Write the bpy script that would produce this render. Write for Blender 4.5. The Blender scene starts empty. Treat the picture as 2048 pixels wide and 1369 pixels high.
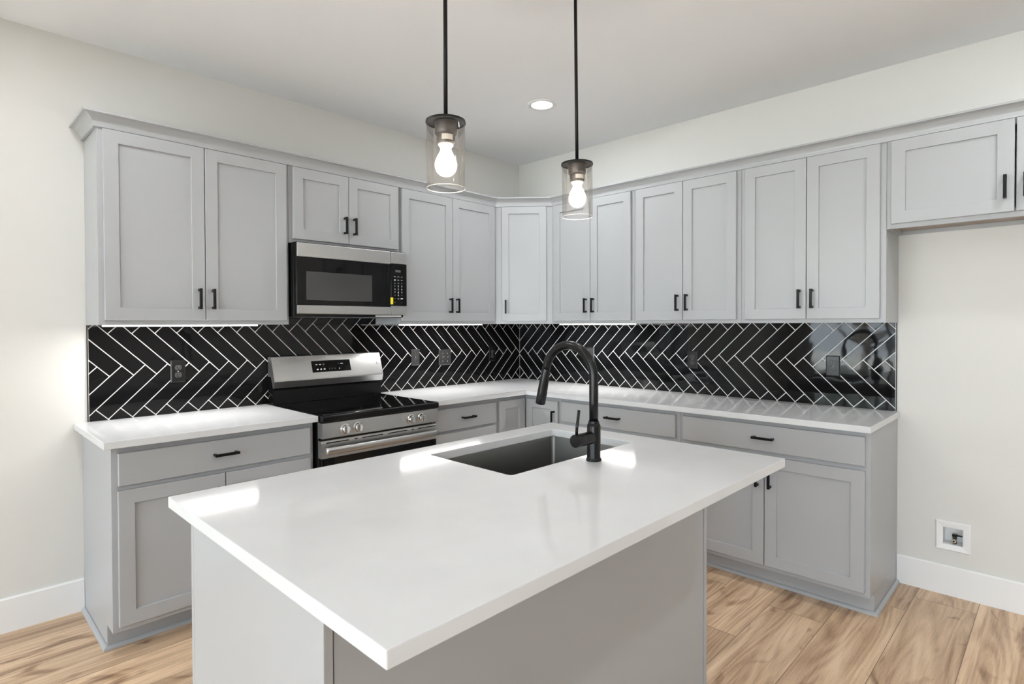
import bpy, bmesh, math, random
from mathutils import Vector, Matrix
random.seed(7)
S = bpy.context.scene
COL = S.collection
PI = math.pi

# ---------------------------------------------------------------- camera
cam_d = bpy.data.cameras.new('camera'); cam = bpy.data.objects.new('camera', cam_d); COL.objects.link(cam)
yaw, pitch, roll = 0.7718, -0.0138, -0.0031
fw = Vector((math.cos(yaw)*math.cos(pitch), math.sin(yaw)*math.cos(pitch), math.sin(pitch)))
rt = Vector((math.sin(yaw), -math.cos(yaw), 0)); up = rt.cross(fw)
r2 = math.cos(roll)*rt + math.sin(roll)*up; u2 = -math.sin(roll)*rt + math.cos(roll)*up
M = Matrix((r2, u2, -fw)).transposed().to_4x4(); M.translation = Vector((-3.6212, -3.4316, 1.3865))
cam.matrix_world = M
cam_d.sensor_width = 36.0; cam_d.lens = 1141.5/2048*36; cam_d.shift_y = -19.98/2048; cam_d.clip_start = 0.02
S.camera = cam
# ---------------------------------------------------------------- view / world / lights
S.view_settings.view_transform = 'Standard'; S.view_settings.look = 'None'
S.view_settings.gamma = 1.0; S.view_settings.use_curve_mapping = False
S.view_settings.exposure = 0.15
S.display_settings.display_device = 'sRGB'
CEIL = 2.764; XB = -6.6; YF = -7.6        # far ends of the room (behind the camera)
W = bpy.data.worlds.new('sky'); S.world = W; W.use_nodes = True
bg = W.node_tree.nodes['Background']; bg.inputs['Color'].default_value = (0.84, 0.93, 1.02, 1); bg.inputs['Strength'].default_value = 11.0
CAN_W = 8.0; CAN_COL = (0.94, 0.975, 1.0)
PEND_W = 5.5; PEND_COL = (1.0, 0.93, 0.85)
LED_W = 3.8; LED_COL = (1.0, 0.98, 0.95)
CANS = [(-0.909, -1.06), (-0.909, -3.75), (-3.35, -0.95), (-3.35, -3.75), (-5.4, -1.5), (-5.4, -3.75), (-2.1, -5.9), (-4.6, -5.9)]
def area(name, loc, sx, sy, rot, power, col, parent=None, shape='RECTANGLE', spread=PI, portal=False):
    d = bpy.data.lights.new(name, 'AREA'); d.shape = shape; d.size = sx
    if shape == 'RECTANGLE': d.size_y = sy
    d.energy = power; d.color = col; d.spread = spread
    if portal: d.cycles.is_portal = True
    o = bpy.data.objects.new(name, d); COL.objects.link(o); o.location = loc; o.rotation_euler = rot
    if parent: o.parent = parent
    return o
sun_d = bpy.data.lights.new('sun', 'SUN'); sun_d.energy = 75.0; sun_d.angle = 0.01; sun_d.color = (0.97, 0.98, 1.0)
sun = bpy.data.objects.new('sun', sun_d); COL.objects.link(sun); sun.rotation_euler = (math.radians(-18), math.radians(38), 0); sun.location = (4, 2, 8)   # added behind the house, lights the patio to bounce onto the ceiling
# invented daylight openings: (name, axis plane, a0, a1, z0, z1)
OPEN_B = [('door', -2.55, -0.35, 0.0, 2.10), ('window', -4.9, -2.95, 0.45, 2.15), ('window', -7.1, -5.3, 0.45, 2.15)]   # on x = XB, range of y
OPEN_F = []                                             # on y = YF, range of x
for k, a0, a1, z0, z1 in OPEN_B:
    area('daylight_portal', (XB-0.10, (a0+a1)/2, (z0+z1)/2), z1-z0, a1-a0, (0, -PI/2, 0), 1, (1, 1, 1), portal=True)
for k, a0, a1, z0, z1 in OPEN_F:
    area('daylight_portal', ((a0+a1)/2, YF-0.10, (z0+z1)/2), a1-a0, z1-z0, (PI/2, 0, 0), 1, (1, 1, 1), portal=True)

# ---------------------------------------------------------------- materials
def mat(name, col, rough=0.5, metal=0.0, spec=0.5, emit=None, es=0.0, coat=0.0):
    m = bpy.data.materials.new(name); m.use_nodes = True
    b = m.node_tree.nodes['Principled BSDF']
    b.inputs['Base Color'].default_value = (*col, 1); b.inputs['Roughness'].default_value = rough
    b.inputs['Metallic'].default_value = metal; b.inputs['Specular IOR Level'].default_value = spec
    b.inputs['Coat Weight'].default_value = coat
    if emit: b.inputs['Emission Color'].default_value = (*emit, 1); b.inputs['Emission Strength'].default_value = es
    return m
def N(m, t, **k):
    n = m.node_tree.nodes.new(t)
    for a, v in k.items(): setattr(n, a, v)
    return n
def LK(m, a, b): m.node_tree.links.new(a, b)
def bump(m, scale, strength, dist=0.002, detail=2.0, vec=None):
    t = N(m, 'ShaderNodeTexCoord'); n = N(m, 'ShaderNodeTexNoise'); n.inputs['Scale'].default_value = scale; n.inputs['Detail'].default_value = detail
    src = t.outputs['Object']
    if vec:
        mp = N(m, 'ShaderNodeMapping'); mp.inputs['Scale'].default_value = vec; LK(m, src, mp.inputs['Vector']); src = mp.outputs['Vector']
    LK(m, src, n.inputs['Vector'])
    b = N(m, 'ShaderNodeBump'); b.inputs['Strength'].default_value = strength; b.inputs['Distance'].default_value = dist
    LK(m, n.outputs['Fac'], b.inputs['Height']); LK(m, b.outputs['Normal'], m.node_tree.nodes['Principled BSDF'].inputs['Normal'])
    return n
def vary(m, scale, c0, c1, vec=(1, 1, 1)):
    t = N(m, 'ShaderNodeTexCoord'); mp = N(m, 'ShaderNodeMapping'); mp.inputs['Scale'].default_value = vec
    n = N(m, 'ShaderNodeTexNoise'); n.inputs['Scale'].default_value = scale; n.inputs['Detail'].default_value = 3
    r = N(m, 'ShaderNodeValToRGB'); r.color_ramp.elements[0].position = 0.35; r.color_ramp.elements[1].position = 0.65
    r.color_ramp.elements[0].color = (*c0, 1); r.color_ramp.elements[1].color = (*c1, 1)
    LK(m, t.outputs['Object'], mp.inputs['Vector']); LK(m, mp.outputs['Vector'], n.inputs['Vector']); LK(m, n.outputs['Fac'], r.inputs['Fac'])
    LK(m, r.outputs['Color'], m.node_tree.nodes['Principled BSDF'].inputs['Base Color'])

wall_m = mat('wall_paint', (0.718, 0.708, 0.680), 0.85, spec=0.25); bump(wall_m, 350, 0.10, 0.0006)
ceil_m = mat('ceiling_paint', (0.89, 0.895, 0.91), 0.9, spec=0.2); bump(ceil_m, 300, 0.08, 0.0006)
trim_m = mat('trim_paint', (0.86, 0.86, 0.86), 0.35); bump(trim_m, 60, 0.03, 0.0005)
grey = mat('cabinet_paint', (0.44, 0.447, 0.46), 0.34, spec=0.45); bump(grey, 40, 0.03, 0.0006)
vary(grey, 1.3, (0.410, 0.418, 0.430), (0.422, 0.430, 0.442))
quartz = mat('white_quartz', (0.72, 0.725, 0.73), 0.085, spec=0.22)
vary(quartz, 6, (0.665, 0.672, 0.682), (0.69, 0.697, 0.707))
black = mat('black_metal', (0.006, 0.006, 0.0065), 0.42, spec=0.22); bump(black, 900, 0.05, 0.0002)
faucet_m = mat('black_faucet', (0.006, 0.006, 0.0065), 0.24, spec=0.30); bump(faucet_m, 700, 0.02, 0.0002)
tile_m = mat('black_tile', (0.005, 0.005, 0.0055), 0.04, spec=0.26); bump(tile_m, 9, 0.16, 0.004, 1.0)
tn = tile_m.node_tree.nodes['Principled BSDF']
grout_m = mat('grout', (0.88, 0.87, 0.85), 0.8, spec=0.2); bump(grout_m, 900, 0.2, 0.0005)
edge_m = mat('tile_edge_trim', (0.02, 0.02, 0.021), 0.3, metal=0.5); bump(edge_m, 300, 0.02, 0.0003)
def brushed(name, col, rough, vec):
    m = mat(name, col, rough, metal=1.0); n = bump(m, 40, 0.06, 0.0004, 3, vec)
    b = m.node_tree.nodes['Principled BSDF']; b.inputs['Anisotropic'].default_value = 0.5
    return m
steel = brushed('brushed_steel', (0.48, 0.48, 0.475), 0.33, (2, 2, 60))
steel_dark = brushed('dark_steel', (0.22, 0.22, 0.22), 0.30, (2, 2, 60))
sink_m = brushed('sink_steel', (0.20, 0.20, 0.195), 0.36, (40, 40, 2))
chrome = mat('chrome', (0.72, 0.72, 0.72), 0.12, metal=1.0); bump(chrome, 200, 0.01)
plate_dark = mat('plate_dark', (0.05, 0.05, 0.05), 0.28, metal=1.0); bump(plate_dark, 200, 0.02, 0.0003)
plate_m = mat('plate_steel', (0.15, 0.15, 0.15), 0.30, metal=1.0); bump(plate_m, 200, 0.02, 0.0003)
socket_m = mat('socket_grey', (0.045, 0.045, 0.045), 0.3); bump(socket_m, 200, 0.02, 0.0003)
gblack = mat('black_glass', (0.003, 0.003, 0.0033), 0.05, spec=0.25); bump(gblack, 3, 0.01, 0.001)
pblack = mat('black_enamel', (0.005, 0.005, 0.0055), 0.20, spec=0.22); bump(pblack, 300, 0.03, 0.0003)
mesh_m = mat('microwave_window_screen', (0.035, 0.035, 0.035), 0.10, spec=0.7); bump(mesh_m, 3, 0.01, 0.001)
ring_m = mat('burner_ring_print', (0.03, 0.03, 0.032), 0.15); bump(ring_m, 100, 0.02, 0.0002)
mark_m = mat('white_print', (0.75, 0.75, 0.75), 0.5); bump(mark_m, 300, 0.02, 0.0002)
dim_m = mat('dim_print', (0.10, 0.10, 0.10), 0.5); bump(dim_m, 300, 0.02, 0.0002)
yellow = mat('yellow_sticker', (0.90, 0.78, 0.02), 0.5); bump(yellow, 300, 0.02, 0.0002)
wplast = mat('white_plastic', (0.84, 0.84, 0.84), 0.35); bump(wplast, 300, 0.02, 0.0002)
brown = mat('raw_wood_panel', (0.36, 0.30, 0.26), 0.6); vary(brown, 5, (0.33, 0.275, 0.24), (0.39, 0.33, 0.29), (1, 12, 1))
sock_m = mat('lamp_socket', (0.075, 0.068, 0.062), 0.35, metal=0.4); bump(sock_m, 300, 0.02, 0.0002)
label_m = mat('socket_label', (0.62, 0.58, 0.52), 0.5); bump(label_m, 300, 0.02, 0.0002)
lens_m = mat('lamp_lens', (0.9, 0.9, 0.9), 0.4, emit=(1, 0.98, 0.94), es=9.0)
led_m = mat('led_diffuser', (0.9, 0.9, 0.9), 0.4, emit=(1, 0.97, 0.92), es=5.0)
fil_m = mat('bulb_filament', (1, 0.8, 0.5), 0.4, emit=(1.0, 0.88, 0.70), es=40.0)
bulb_frost = mat('bulb_base', (0.9, 0.85, 0.75), 0.4, emit=(1.0, 0.90, 0.76), es=0.75)
def glass(name, tint, trans, rough=0.0):
    m = bpy.data.materials.new(name); m.use_nodes = True; nt = m.node_tree; nt.nodes.clear()
    o = nt.nodes.new('ShaderNodeOutputMaterial'); mix = nt.nodes.new('ShaderNodeMixShader')
    tr = nt.nodes.new('ShaderNodeBsdfTransparent'); tr.inputs['Color'].default_value = (*tint, 1)
    gl = nt.nodes.new('ShaderNodeBsdfGlossy'); gl.inputs['Roughness'].default_value = 0.03
    fr = nt.nodes.new('ShaderNodeFresnel'); fr.inputs['IOR'].default_value = 1.45
    mul = nt.nodes.new('ShaderNodeMath'); mul.operation = 'MULTIPLY'; mul.inputs[1].default_value = trans
    nt.links.new(fr.outputs[0], mul.inputs[0]); nt.links.new(mul.outputs[0], mix.inputs[0])
    nt.links.new(tr.outputs[0], mix.inputs[1]); nt.links.new(gl.outputs[0], mix.inputs[2]); nt.links.new(mix.outputs[0], o.inputs[0])
    return m
shade_glass = glass('tinted_shade_glass', (0.975, 0.955, 0.935), 0.5)
rim_glass = mat('glass_rim', (0.92, 0.9, 0.86), 0.15); rim_glass.node_tree.nodes['Principled BSDF'].inputs['Alpha'].default_value = 0.75
bulb_glass = mat('bulb_glass', (1, 0.93, 0.82), 0.3, emit=(1.0, 0.90, 0.76), es=0.6)
bulb_glass.node_tree.nodes['Principled BSDF'].inputs['Alpha'].default_value = 0.30
pane_glass = glass('window_glass', (0.96, 0.97, 0.97), 1.0)
patio = mat('outdoor_ground', (0.45, 0.45, 0.42), 0.9); vary(patio, 3, (0.40, 0.40, 0.36), (0.52, 0.51, 0.48))
foliage = mat('added_foliage', (0.05, 0.09, 0.03), 0.8); vary(foliage, 9, (0.02, 0.04, 0.015), (0.16, 0.22, 0.08))
bark = mat('added_bark', (0.06, 0.045, 0.035), 0.9); vary(bark, 9, (0.04, 0.03, 0.02), (0.1, 0.08, 0.06))

def floor_material():
    m = bpy.data.materials.new('wood_plank_floor'); m.use_nodes = True
    b = m.node_tree.nodes['Principled BSDF']
    def mth(op, a, c=None):
        n = N(m, 'ShaderNodeMath', operation=op)
        for i, v in enumerate((a, c)):
            if v is None: continue
            if isinstance(v, (int, float)): n.inputs[i].default_value = v
            else: LK(m, v, n.inputs[i])
        return n.outputs[0]
    tc = N(m, 'ShaderNodeTexCoord'); sp = N(m, 'ShaderNodeSeparateXYZ'); LK(m, tc.outputs['Object'], sp.inputs[0])
    x, y = sp.outputs['X'], sp.outputs['Y']
    PW, PL = 0.2475, 1.52
    v = mth('DIVIDE', mth('ADD', y, 2.39), PW); row = mth('FLOOR', v); fv = mth('FRACT', v)
    wn = N(m, 'ShaderNodeTexWhiteNoise', noise_dimensions='1D'); LK(m, row, wn.inputs['W'])
    u = mth('ADD', mth('DIVIDE', x, PL), mth('MULTIPLY', wn.outputs['Value'], 3.0)); colm = mth('FLOOR', u); fu = mth('FRACT', u)
    cid = mth('ADD', mth('MULTIPLY', row, 13.37), mth('MULTIPLY', colm, 7.77))
    wn2 = N(m, 'ShaderNodeTexWhiteNoise', noise_dimensions='1D'); LK(m, cid, wn2.inputs['W'])
    # seams
    ev = mth('MINIMUM', fv, mth('SUBTRACT', 1.0, fv)); eu = mth('MINIMUM', fu, mth('SUBTRACT', 1.0, fu))
    sv = mth('LESS_THAN', ev, 0.0055); su = mth('LESS_THAN', eu, 0.0009); seam = mth('MAXIMUM', sv, su)
    # grain vector, shifted per plank
    cx = N(m, 'ShaderNodeCombineXYZ'); LK(m, mth('ADD', x, mth('MULTIPLY', cid, 3.1)), cx.inputs[0]); LK(m, mth('ADD', y, mth('MULTIPLY', wn2.outputs['Value'], 5.0)), cx.inputs[1]); LK(m, cid, cx.inputs[2])
    def noise(scale, vec, detail=4, dist=0.0, rough=0.55):
        mp = N(m, 'ShaderNodeMapping'); mp.inputs['Scale'].default_value = vec; LK(m, cx.outputs[0], mp.inputs['Vector'])
        n = N(m, 'ShaderNodeTexNoise'); n.inputs['Scale'].default_value = scale; n.inputs['Detail'].default_value = detail
        n.inputs['Distortion'].default_value = dist; n.inputs['Roughness'].default_value = rough
        LK(m, mp.outputs[0], n.inputs['Vector']); return n.outputs['Fac']
    big = noise(2.2, (0.45, 5.5, 1), 3, 0.5)
    # cathedral rings: bands of a stretched noise
    f1 = noise(1.5, (0.42, 5.0, 1), 1, 0.15)
    rings = mth('FRACT', mth('MULTIPLY', f1, 13.0)); tri = mth('ABSOLUTE', mth('SUBTRACT', mth('MULTIPLY', rings, 2.0), 1.0))
    fine = noise(9, (0.8, 22, 1), 6, 0.25, 0.72)
    fibre = noise(60, (1.2, 18, 1), 3, 0.0, 0.6)
    knot = noise(3.4, (1.0, 2.2, 1), 2, 0.9)
    kn = N(m, 'ShaderNodeValToRGB'); kn.color_ramp.elements[0].position = 0.60; kn.color_ramp.elements[1].position = 0.76
    LK(m, knot, kn.inputs[0])
    g = mth('ADD', mth('MULTIPLY', big, 0.50), mth('ADD', mth('MULTIPLY', tri, 0.09), mth('ADD', mth('MULTIPLY', fine, 0.29), mth('MULTIPLY', fibre, 0.14))))
    g = mth('SUBTRACT', g, mth('MULTIPLY', kn.outputs['Color'], 0.22))
    cr = N(m, 'ShaderNodeValToRGB'); e = cr.color_ramp.elements
    e[0].position = 0.26; e[0].color = (0.20, 0.115, 0.062, 1); e[1].position = 0.72; e[1].color = (0.88, 0.68, 0.48, 1)
    k = e.new(0.42); k.color = (0.45, 0.29, 0.18, 1); k = e.new(0.55); k.color = (0.69, 0.495, 0.325, 1)
    LK(m, g, cr.inputs[0])
    hs = N(m, 'ShaderNodeHueSaturation'); LK(m, cr.outputs['Color'], hs.inputs['Color'])
    LK(m, mth('ADD', 0.88, mth('MULTIPLY', wn2.outputs['Value'], 0.24)), hs.inputs['Value']); hs.inputs['Saturation'].default_value = 1.0
    mx = N(m, 'ShaderNodeMix', data_type='RGBA'); LK(m, seam, mx.inputs[0]); LK(m, hs.outputs['Color'], mx.inputs[6]); mx.inputs[7].default_value = (0.20, 0.13, 0.085, 1)
    LK(m, mx.outputs[2], b.inputs['Base Color'])
    b.inputs['Roughness'].default_value = 0.30; b.inputs['Specular IOR Level'].default_value = 0.35
    bp = N(m, 'ShaderNodeBump'); bp.inputs['Strength'].default_value = 0.25; bp.inputs['Distance'].default_value = 0.001
    LK(m, mth('SUBTRACT', g, seam), bp.inputs['Height']); LK(m, bp.outputs[0], b.inputs['Normal'])
    return m
floor_m = floor_material()

# ---------------------------------------------------------------- mesh helpers
def add_box(bm, x0, x1, y0, y1, z0, z1, bev=0.0, seg=1, mi=0):
    if x0 > x1: x0, x1 = x1, x0
    if y0 > y1: y0, y1 = y1, y0
    if z0 > z1: z0, z1 = z1, z0
    vs = [bm.verts.new((x, y, z)) for x in (x0, x1) for y in (y0, y1) for z in (z0, z1)]
    fs = [bm.faces.new([vs[i] for i in f]) for f in ((0, 1, 3, 2), (4, 6, 7, 5), (0, 4, 5, 1), (2, 3, 7, 6), (0, 2, 6, 4), (1, 5, 7, 3))]
    for f in fs: f.material_index = mi
    if bev > 0:
        es = set(e for f in fs for e in f.edges)
        r = bmesh.ops.bevel(bm, geom=list(es), offset=bev, segments=seg, affect='EDGES', profile=0.6)
        for f in r['faces']: f.material_index = mi
def add_prism(bm, pts, z0, z1, bev=0.0, seg=2, mi=0):
    """polygon pts (x, y) counter-clockwise extruded z0..z1"""
    lo = [bm.verts.new((x, y, z0)) for x, y in pts]; hi = [bm.verts.new((x, y, z1)) for x, y in pts]
    n = len(pts); fs = [bm.faces.new(list(reversed(lo))), bm.faces.new(hi)]
    for i in range(n): fs.append(bm.faces.new((lo[i], lo[(i+1) % n], hi[(i+1) % n], hi[i])))
    for f in fs: f.material_index = mi
    if bev > 0: bmesh.ops.bevel(bm, geom=list(set(e for f in fs for e in f.edges)), offset=bev, segments=seg, affect='EDGES', profile=0.6)
def add_extr(bm, prof, axis, a0, a1, mi=0):
    """profile (p, q) extruded along axis 'x': p=y, q=z"""
    def P(a, p, q): return (a, p, q) if axis == 'x' else (p, a, q)
    A = [bm.verts.new(P(a0, p, q)) for p, q in prof]; B = [bm.verts.new(P(a1, p, q)) for p, q in prof]
    n = len(prof); fs = [bm.faces.new(A), bm.faces.new(list(reversed(B)))]
    for i in range(n): fs.append(bm.faces.new((A[i], B[i], B[(i+1) % n], A[(i+1) % n])))
    for f in fs: f.material_index = mi
def frame_of(d):
    d = d.normalized(); h = Vector((0, 0, 1)) if abs(d.z) < 0.9 else Vector((1, 0, 0))
    u = d.cross(h).normalized(); return u, d.cross(u).normalized()
def add_tube(bm, pts, rad, seg=24, cap=True, mi=0):
    pts = [Vector(p) for p in pts]; rr = rad if isinstance(rad, (list, tuple)) else [rad]*len(pts)
    rings = []; u = None
    for i, p in enumerate(pts):
        d = (pts[min(i+1, len(pts)-1)] - pts[max(i-1, 0)]).normalized()
        if u is None: u, v = frame_of(d)
        else:
            u = (u - d*u.dot(d)).normalized(); v = d.cross(u)
        rings.append([bm.verts.new(p + (u*math.cos(2*PI*k/seg) + v*math.sin(2*PI*k/seg))*rr[i]) for k in range(seg)])
    for a, b in zip(rings, rings[1:]):
        for k in range(seg):
            f = bm.faces.new((a[k], a[(k+1) % seg], b[(k+1) % seg], b[k])); f.smooth = True; f.material_index = mi
    if cap:
        f = bm.faces.new(list(reversed(rings[0]))); f.material_index = mi
        f = bm.faces.new(rings[-1]); f.material_index = mi
def add_lathe(bm, prof, c=(0, 0, 0), axis='z', seg=40, smooth=True, mi=0):
    """prof: list (r, h) from one end to the other; open ends are capped when r > 0"""
    c = Vector(c)
    ax = {'z': (Vector((1, 0, 0)), Vector((0, 1, 0)), Vector((0, 0, 1))), 'x': (Vector((0, 1, 0)), Vector((0, 0, 1)), Vector((1, 0, 0))), 'y': (Vector((0, 0, 1)), Vector((1, 0, 0)), Vector((0, 1, 0)))}[axis]
    rings = []
    for r, h in prof:
        if r <= 1e-6: rings.append([bm.verts.new(c + ax[2]*h)])
        else: rings.append([bm.verts.new(c + (ax[0]*math.cos(2*PI*k/seg) + ax[1]*math.sin(2*PI*k/seg))*r + ax[2]*h) for k in range(seg)])
    for a, b in zip(rings, rings[1:]):
        for k in range(seg):
            if len(a) == 1 and len(b) == 1: continue
            if len(a) == 1: f = bm.faces.new((a[0], b[(k+1) % seg], b[k]))
            elif len(b) == 1: f = bm.faces.new((a[k], a[(k+1) % seg], b[0]))
            else: f = bm.faces.new((a[k], a[(k+1) % seg], b[(k+1) % seg], b[k]))
            f.smooth = smooth; f.material_index = mi
    if len(rings[0]) > 1: bm.faces.new(list(reversed(rings[0]))).material_index = mi
    if len(rings[-1]) > 1: bm.faces.new(rings[-1]).material_index = mi
def obj(name, bm, m, parent=None, loc=(0, 0, 0), rot=(0, 0, 0), sharp=None):
    bmesh.ops.recalc_face_normals(bm, faces=bm.faces[:])
    me = bpy.data.meshes.new(name)
    bm.to_mesh(me); bm.free()
    for mm in (m if isinstance(m, (list, tuple)) else [m]): me.materials.append(mm)
    if sharp is not None: me.set_sharp_from_angle(angle=sharp)
    o = bpy.data.objects.new(name, me); COL.objects.link(o); o.location = loc; o.rotation_euler = rot
    if parent: o.parent = parent
    return o
def boxobj(name, dims, m, parent=None, bev=0.0, seg=1, **k):
    bm = bmesh.new(); add_box(bm, *dims, bev, seg); return obj(name, bm, m, parent, **k)
def tag(o, label, cat, group=None):
    o['label'] = label; o['category'] = cat
    if group: o['group'] = group
    return o
def thing(name, label, cat, loc=(0, 0, 0), rz=0.0, group=None):
    o = bpy.data.objects.new(name, None); o.empty_display_size = 0.1; COL.objects.link(o); o.location = loc; o.rotation_euler = (0, 0, rz)
    return tag(o, label, cat, group)
def struct(o): o['kind'] = 'structure'; return o

# ---------------------------------------------------------------- room shell
T = 0.15
struct(boxobj('floor', (XB-T, T, YF-T, T, -0.1, 0.0), floor_m))
struct(boxobj('ceiling', (XB-T, T, YF-T, T, CEIL, CEIL+0.1), ceil_m))
struct(boxobj('wall_left', (XB-T, 0.0, 0.0, T, 0.0, CEIL), wall_m))
# right wall with the recess of the valve box
VB = (-3.064, -2.982, 0.258, 0.345)
def wall_grid(name, axis, p0, p1, a0, a1, holes, m):
    """wall slab p0..p1 thick, spanning a0..a1, with rectangular holes (b0, b1, z0, z1)"""
    bm = bmesh.new()
    def bx(u0, u1, z0, z1):
        if u1-u0 < 1e-5 or z1-z0 < 1e-5: return
        if axis == 'x': add_box(bm, p0, p1, u0, u1, z0, z1)
        else: add_box(bm, u0, u1, p0, p1, z0, z1)
    cur = a0
    for b0, b1, z0, z1 in sorted(holes):
        bx(cur, b0, 0, CEIL); bx(b0, b1, 0, z0); bx(b0, b1, z1, CEIL); cur = b1
    bx(cur, a1, 0, CEIL)
    return struct(obj(name, bm, m))
wall_grid('wall_right', 'x', 0.0, T, YF-T, T, [VB], wall_m)
wall_grid('wall_back', 'x', XB-T, XB, YF-T, T, [o[1:] for o in OPEN_B], wall_m)
wall_grid('wall_front', 'y', YF-T, YF, XB, 0.0, [o[1:] for o in OPEN_F], wall_m)
def bb_prof(t, h, s):   # baseboard with an eased top edge
    return [(0, 0), (s*t, 0), (s*t, h-0.006), (s*(t-0.004), h), (0, h)]
bm = bmesh.new(); add_extr(bm, bb_prof(0.013, 0.156, -1), 'x', XB, -3.096); struct(obj('baseboard_left', bm, trim_m))
bm = bmesh.new(); add_extr(bm, bb_prof(0.013, 0.150, -1), 'y', YF, -2.786); struct(obj('baseboard_right', bm, trim_m))
bm = bmesh.new(); add_extr(bm, bb_prof(0.013, 0.150, 1), 'y', YF, -2.63, 0)
for v in bm.verts: v.co.x += XB
struct(obj('baseboard_back', bm, trim_m))
bm = bmesh.new(); add_extr(bm, bb_prof(0.013, 0.150, 1), 'x', XB+0.014, -0.014)
for v in bm.verts: v.co.y += YF
struct(obj('baseboard_front', bm, trim_m))
# windows and glass door behind the camera, invented for daylight and reflections
cnt = {'window': 0, 'door': 0}
def opening(kind, axis, P, a0, a1, z0, z1):
    cnt[kind] += 1
    def bx(bm, u0, u1, d0, d1, q0, q1):
        if axis == 'x': add_box(bm, P+d0, P+d1, u0, u1, q0, q1, 0.003)
        else: add_box(bm, u0, u1, P+d0, P+d1, q0, q1, 0.003)
    bm = bmesh.new(); f = 0.05
    zb = z0 + (0.02 if kind == 'door' else 0)
    bx(bm, a0, a0+f, -0.11, -0.04, zb, z1); bx(bm, a1-f, a1, -0.11, -0.04, zb, z1); bx(bm, a0+f, a1-f, -0.11, -0.04, z1-f, z1); bx(bm, a0+f, a1-f, -0.11, -0.04, zb, zb+f)
    c = (a0+a1)/2; bx(bm, c-0.035, c+0.035, -0.10, -0.05, zb+f, z1-f)
    if kind == 'window': bx(bm, a0+f, a1-f, -0.095, -0.055, (z0+z1)/2-0.02, (z0+z1)/2+0.02)
    fr = struct(obj('%s_%d' % (kind, cnt[kind]), bm, trim_m))
    bm = bmesh.new(); bx(bm, a0+f, a1-f, -0.078, -0.072, zb+f, z1-f); pn = obj('pane', bm, pane_glass, fr)
    bm = bmesh.new(); g = 0.07
    bx(bm, a0-g, a0, 0.0005, 0.018, z0 if kind == 'door' else z0-g, z1+g); bx(bm, a1, a1+g, 0.0005, 0.018, z0 if kind == 'door' else z0-g, z1+g); bx(bm, a0, a1, 0.0005, 0.018, z1, z1+g)
    if kind == 'window': bx(bm, a0, a1, 0.0005, 0.018, z0-g, z0)
    obj('casing', bm, trim_m, fr)
for k, a0, a1, z0, z1 in OPEN_B: opening(k, 'x', XB, a0, a1, z0, z1)
for k, a0, a1, z0, z1 in OPEN_F: opening(k, 'y', YF, a0, a1, z0, z1)
struct(boxobj('ground', (-30, XB-T-0.01, -30, 20, -0.25, -0.12), patio))

# ---------------------------------------------------------------- cabinets
G = 0.0005
def loft_rects(bm, rs, front):
    """rs: list of (inset, y) of rect front=(x0,x1,z0,z1); first closed at the back, last closed at the front"""
    x0, x1, z0, z1 = front; rings = []
    for i, y in rs:
        rings.append([bm.verts.new(p) for p in ((x0+i, y, z0+i), (x1-i, y, z0+i), (x1-i, y, z1-i), (x0+i, y, z1-i))])
    bm.faces.new(rings[0]); bm.faces.new(list(reversed(rings[-1])))
    for a, b in zip(rings, rings[1:]):
        for k in range(4): bm.faces.new((a[k], b[k], b[(k+1) % 4], a[(k+1) % 4]))
def pull(parent, cx, y, cz, vertical=True, L=0.103, flip=1):
    """square bar pull; y = door face, bar stands 0.035 in front of it"""
    bm = bmesh.new(); h = 0.0062; b = 0.0008
    if vertical:
        add_box(bm, cx-h, cx+h, y-0.036, y-0.0265, cz-L/2, cz+L/2, b)
        for s in (-1, 1):
            z = cz + s*(L/2-0.0075); add_box(bm, cx-h*0.8, cx+h*0.8, y-0.027, y-0.0002, z-0.006, z+0.006, b)
    else:
        add_box(bm, cx-L/2, cx+L/2, y-0.036, y-0.0265, cz-h, cz+h, b)
        for s in (-1, 1):
            x = cx + s*(L/2-0.0075); add_box(bm, x-0.006, x+0.006, y-0.027, y-0.0002, cz-h*0.8, cz+h*0.8, b)
    return obj('handle', bm, black, parent)
def door(root, x0, x1, z0, z1, dep, handle=None, rail=0.058):
    b = -dep-G; f = b-0.0195
    bm = bmesh.new(); loft_rects(bm, [(0, b), (0, f+0.0018), (0.0018, f), (rail, f), (rail+0.0006, f+0.0004), (rail+0.0016, f+0.0100)], (x0, x1, z0, z1))
    o = obj('door', bm, grey, root)
    if handle:
        side, hz = handle
        pull(o, (x1-0.030) if side == 'R' else (x0+0.030), f, hz)
    return o
def drawer(root, x0, x1, z0, z1, dep, handle=True):
    b = -dep-G; f = b-0.0195
    bm = bmesh.new(); loft_rects(bm, [(0, b), (0, f+0.0022), (0.0022, f)], (x0, x1, z0, z1))
    o = obj('drawer', bm, grey, root)
    if handle: pull(o, (x0+x1)/2, f, (z0+z1)/2+0.003, False, 0.108)
    return o
ROT = {'L': 0.0, 'R': -PI/2}
def at_wall(w, d, z): return (d, 0, z) if w == 'L' else (0, -d, z)
def face_frame(bm, Wd, dep, rails, st=0.040):
    # stiles the full height, rails between them; the middle stays open behind the doors
    z0, z1 = rails[0][0], rails[-1][1]
    add_box(bm, 0.0004, st, -dep, -dep+0.019, z0, z1, 0.0008); add_box(bm, Wd-st, Wd-0.0004, -dep, -dep+0.019, z0, z1, 0.0008)
    for a, b in rails: add_box(bm, st-0.0009, Wd-st+0.0009, -dep, -dep+0.0185, a, b)
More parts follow.
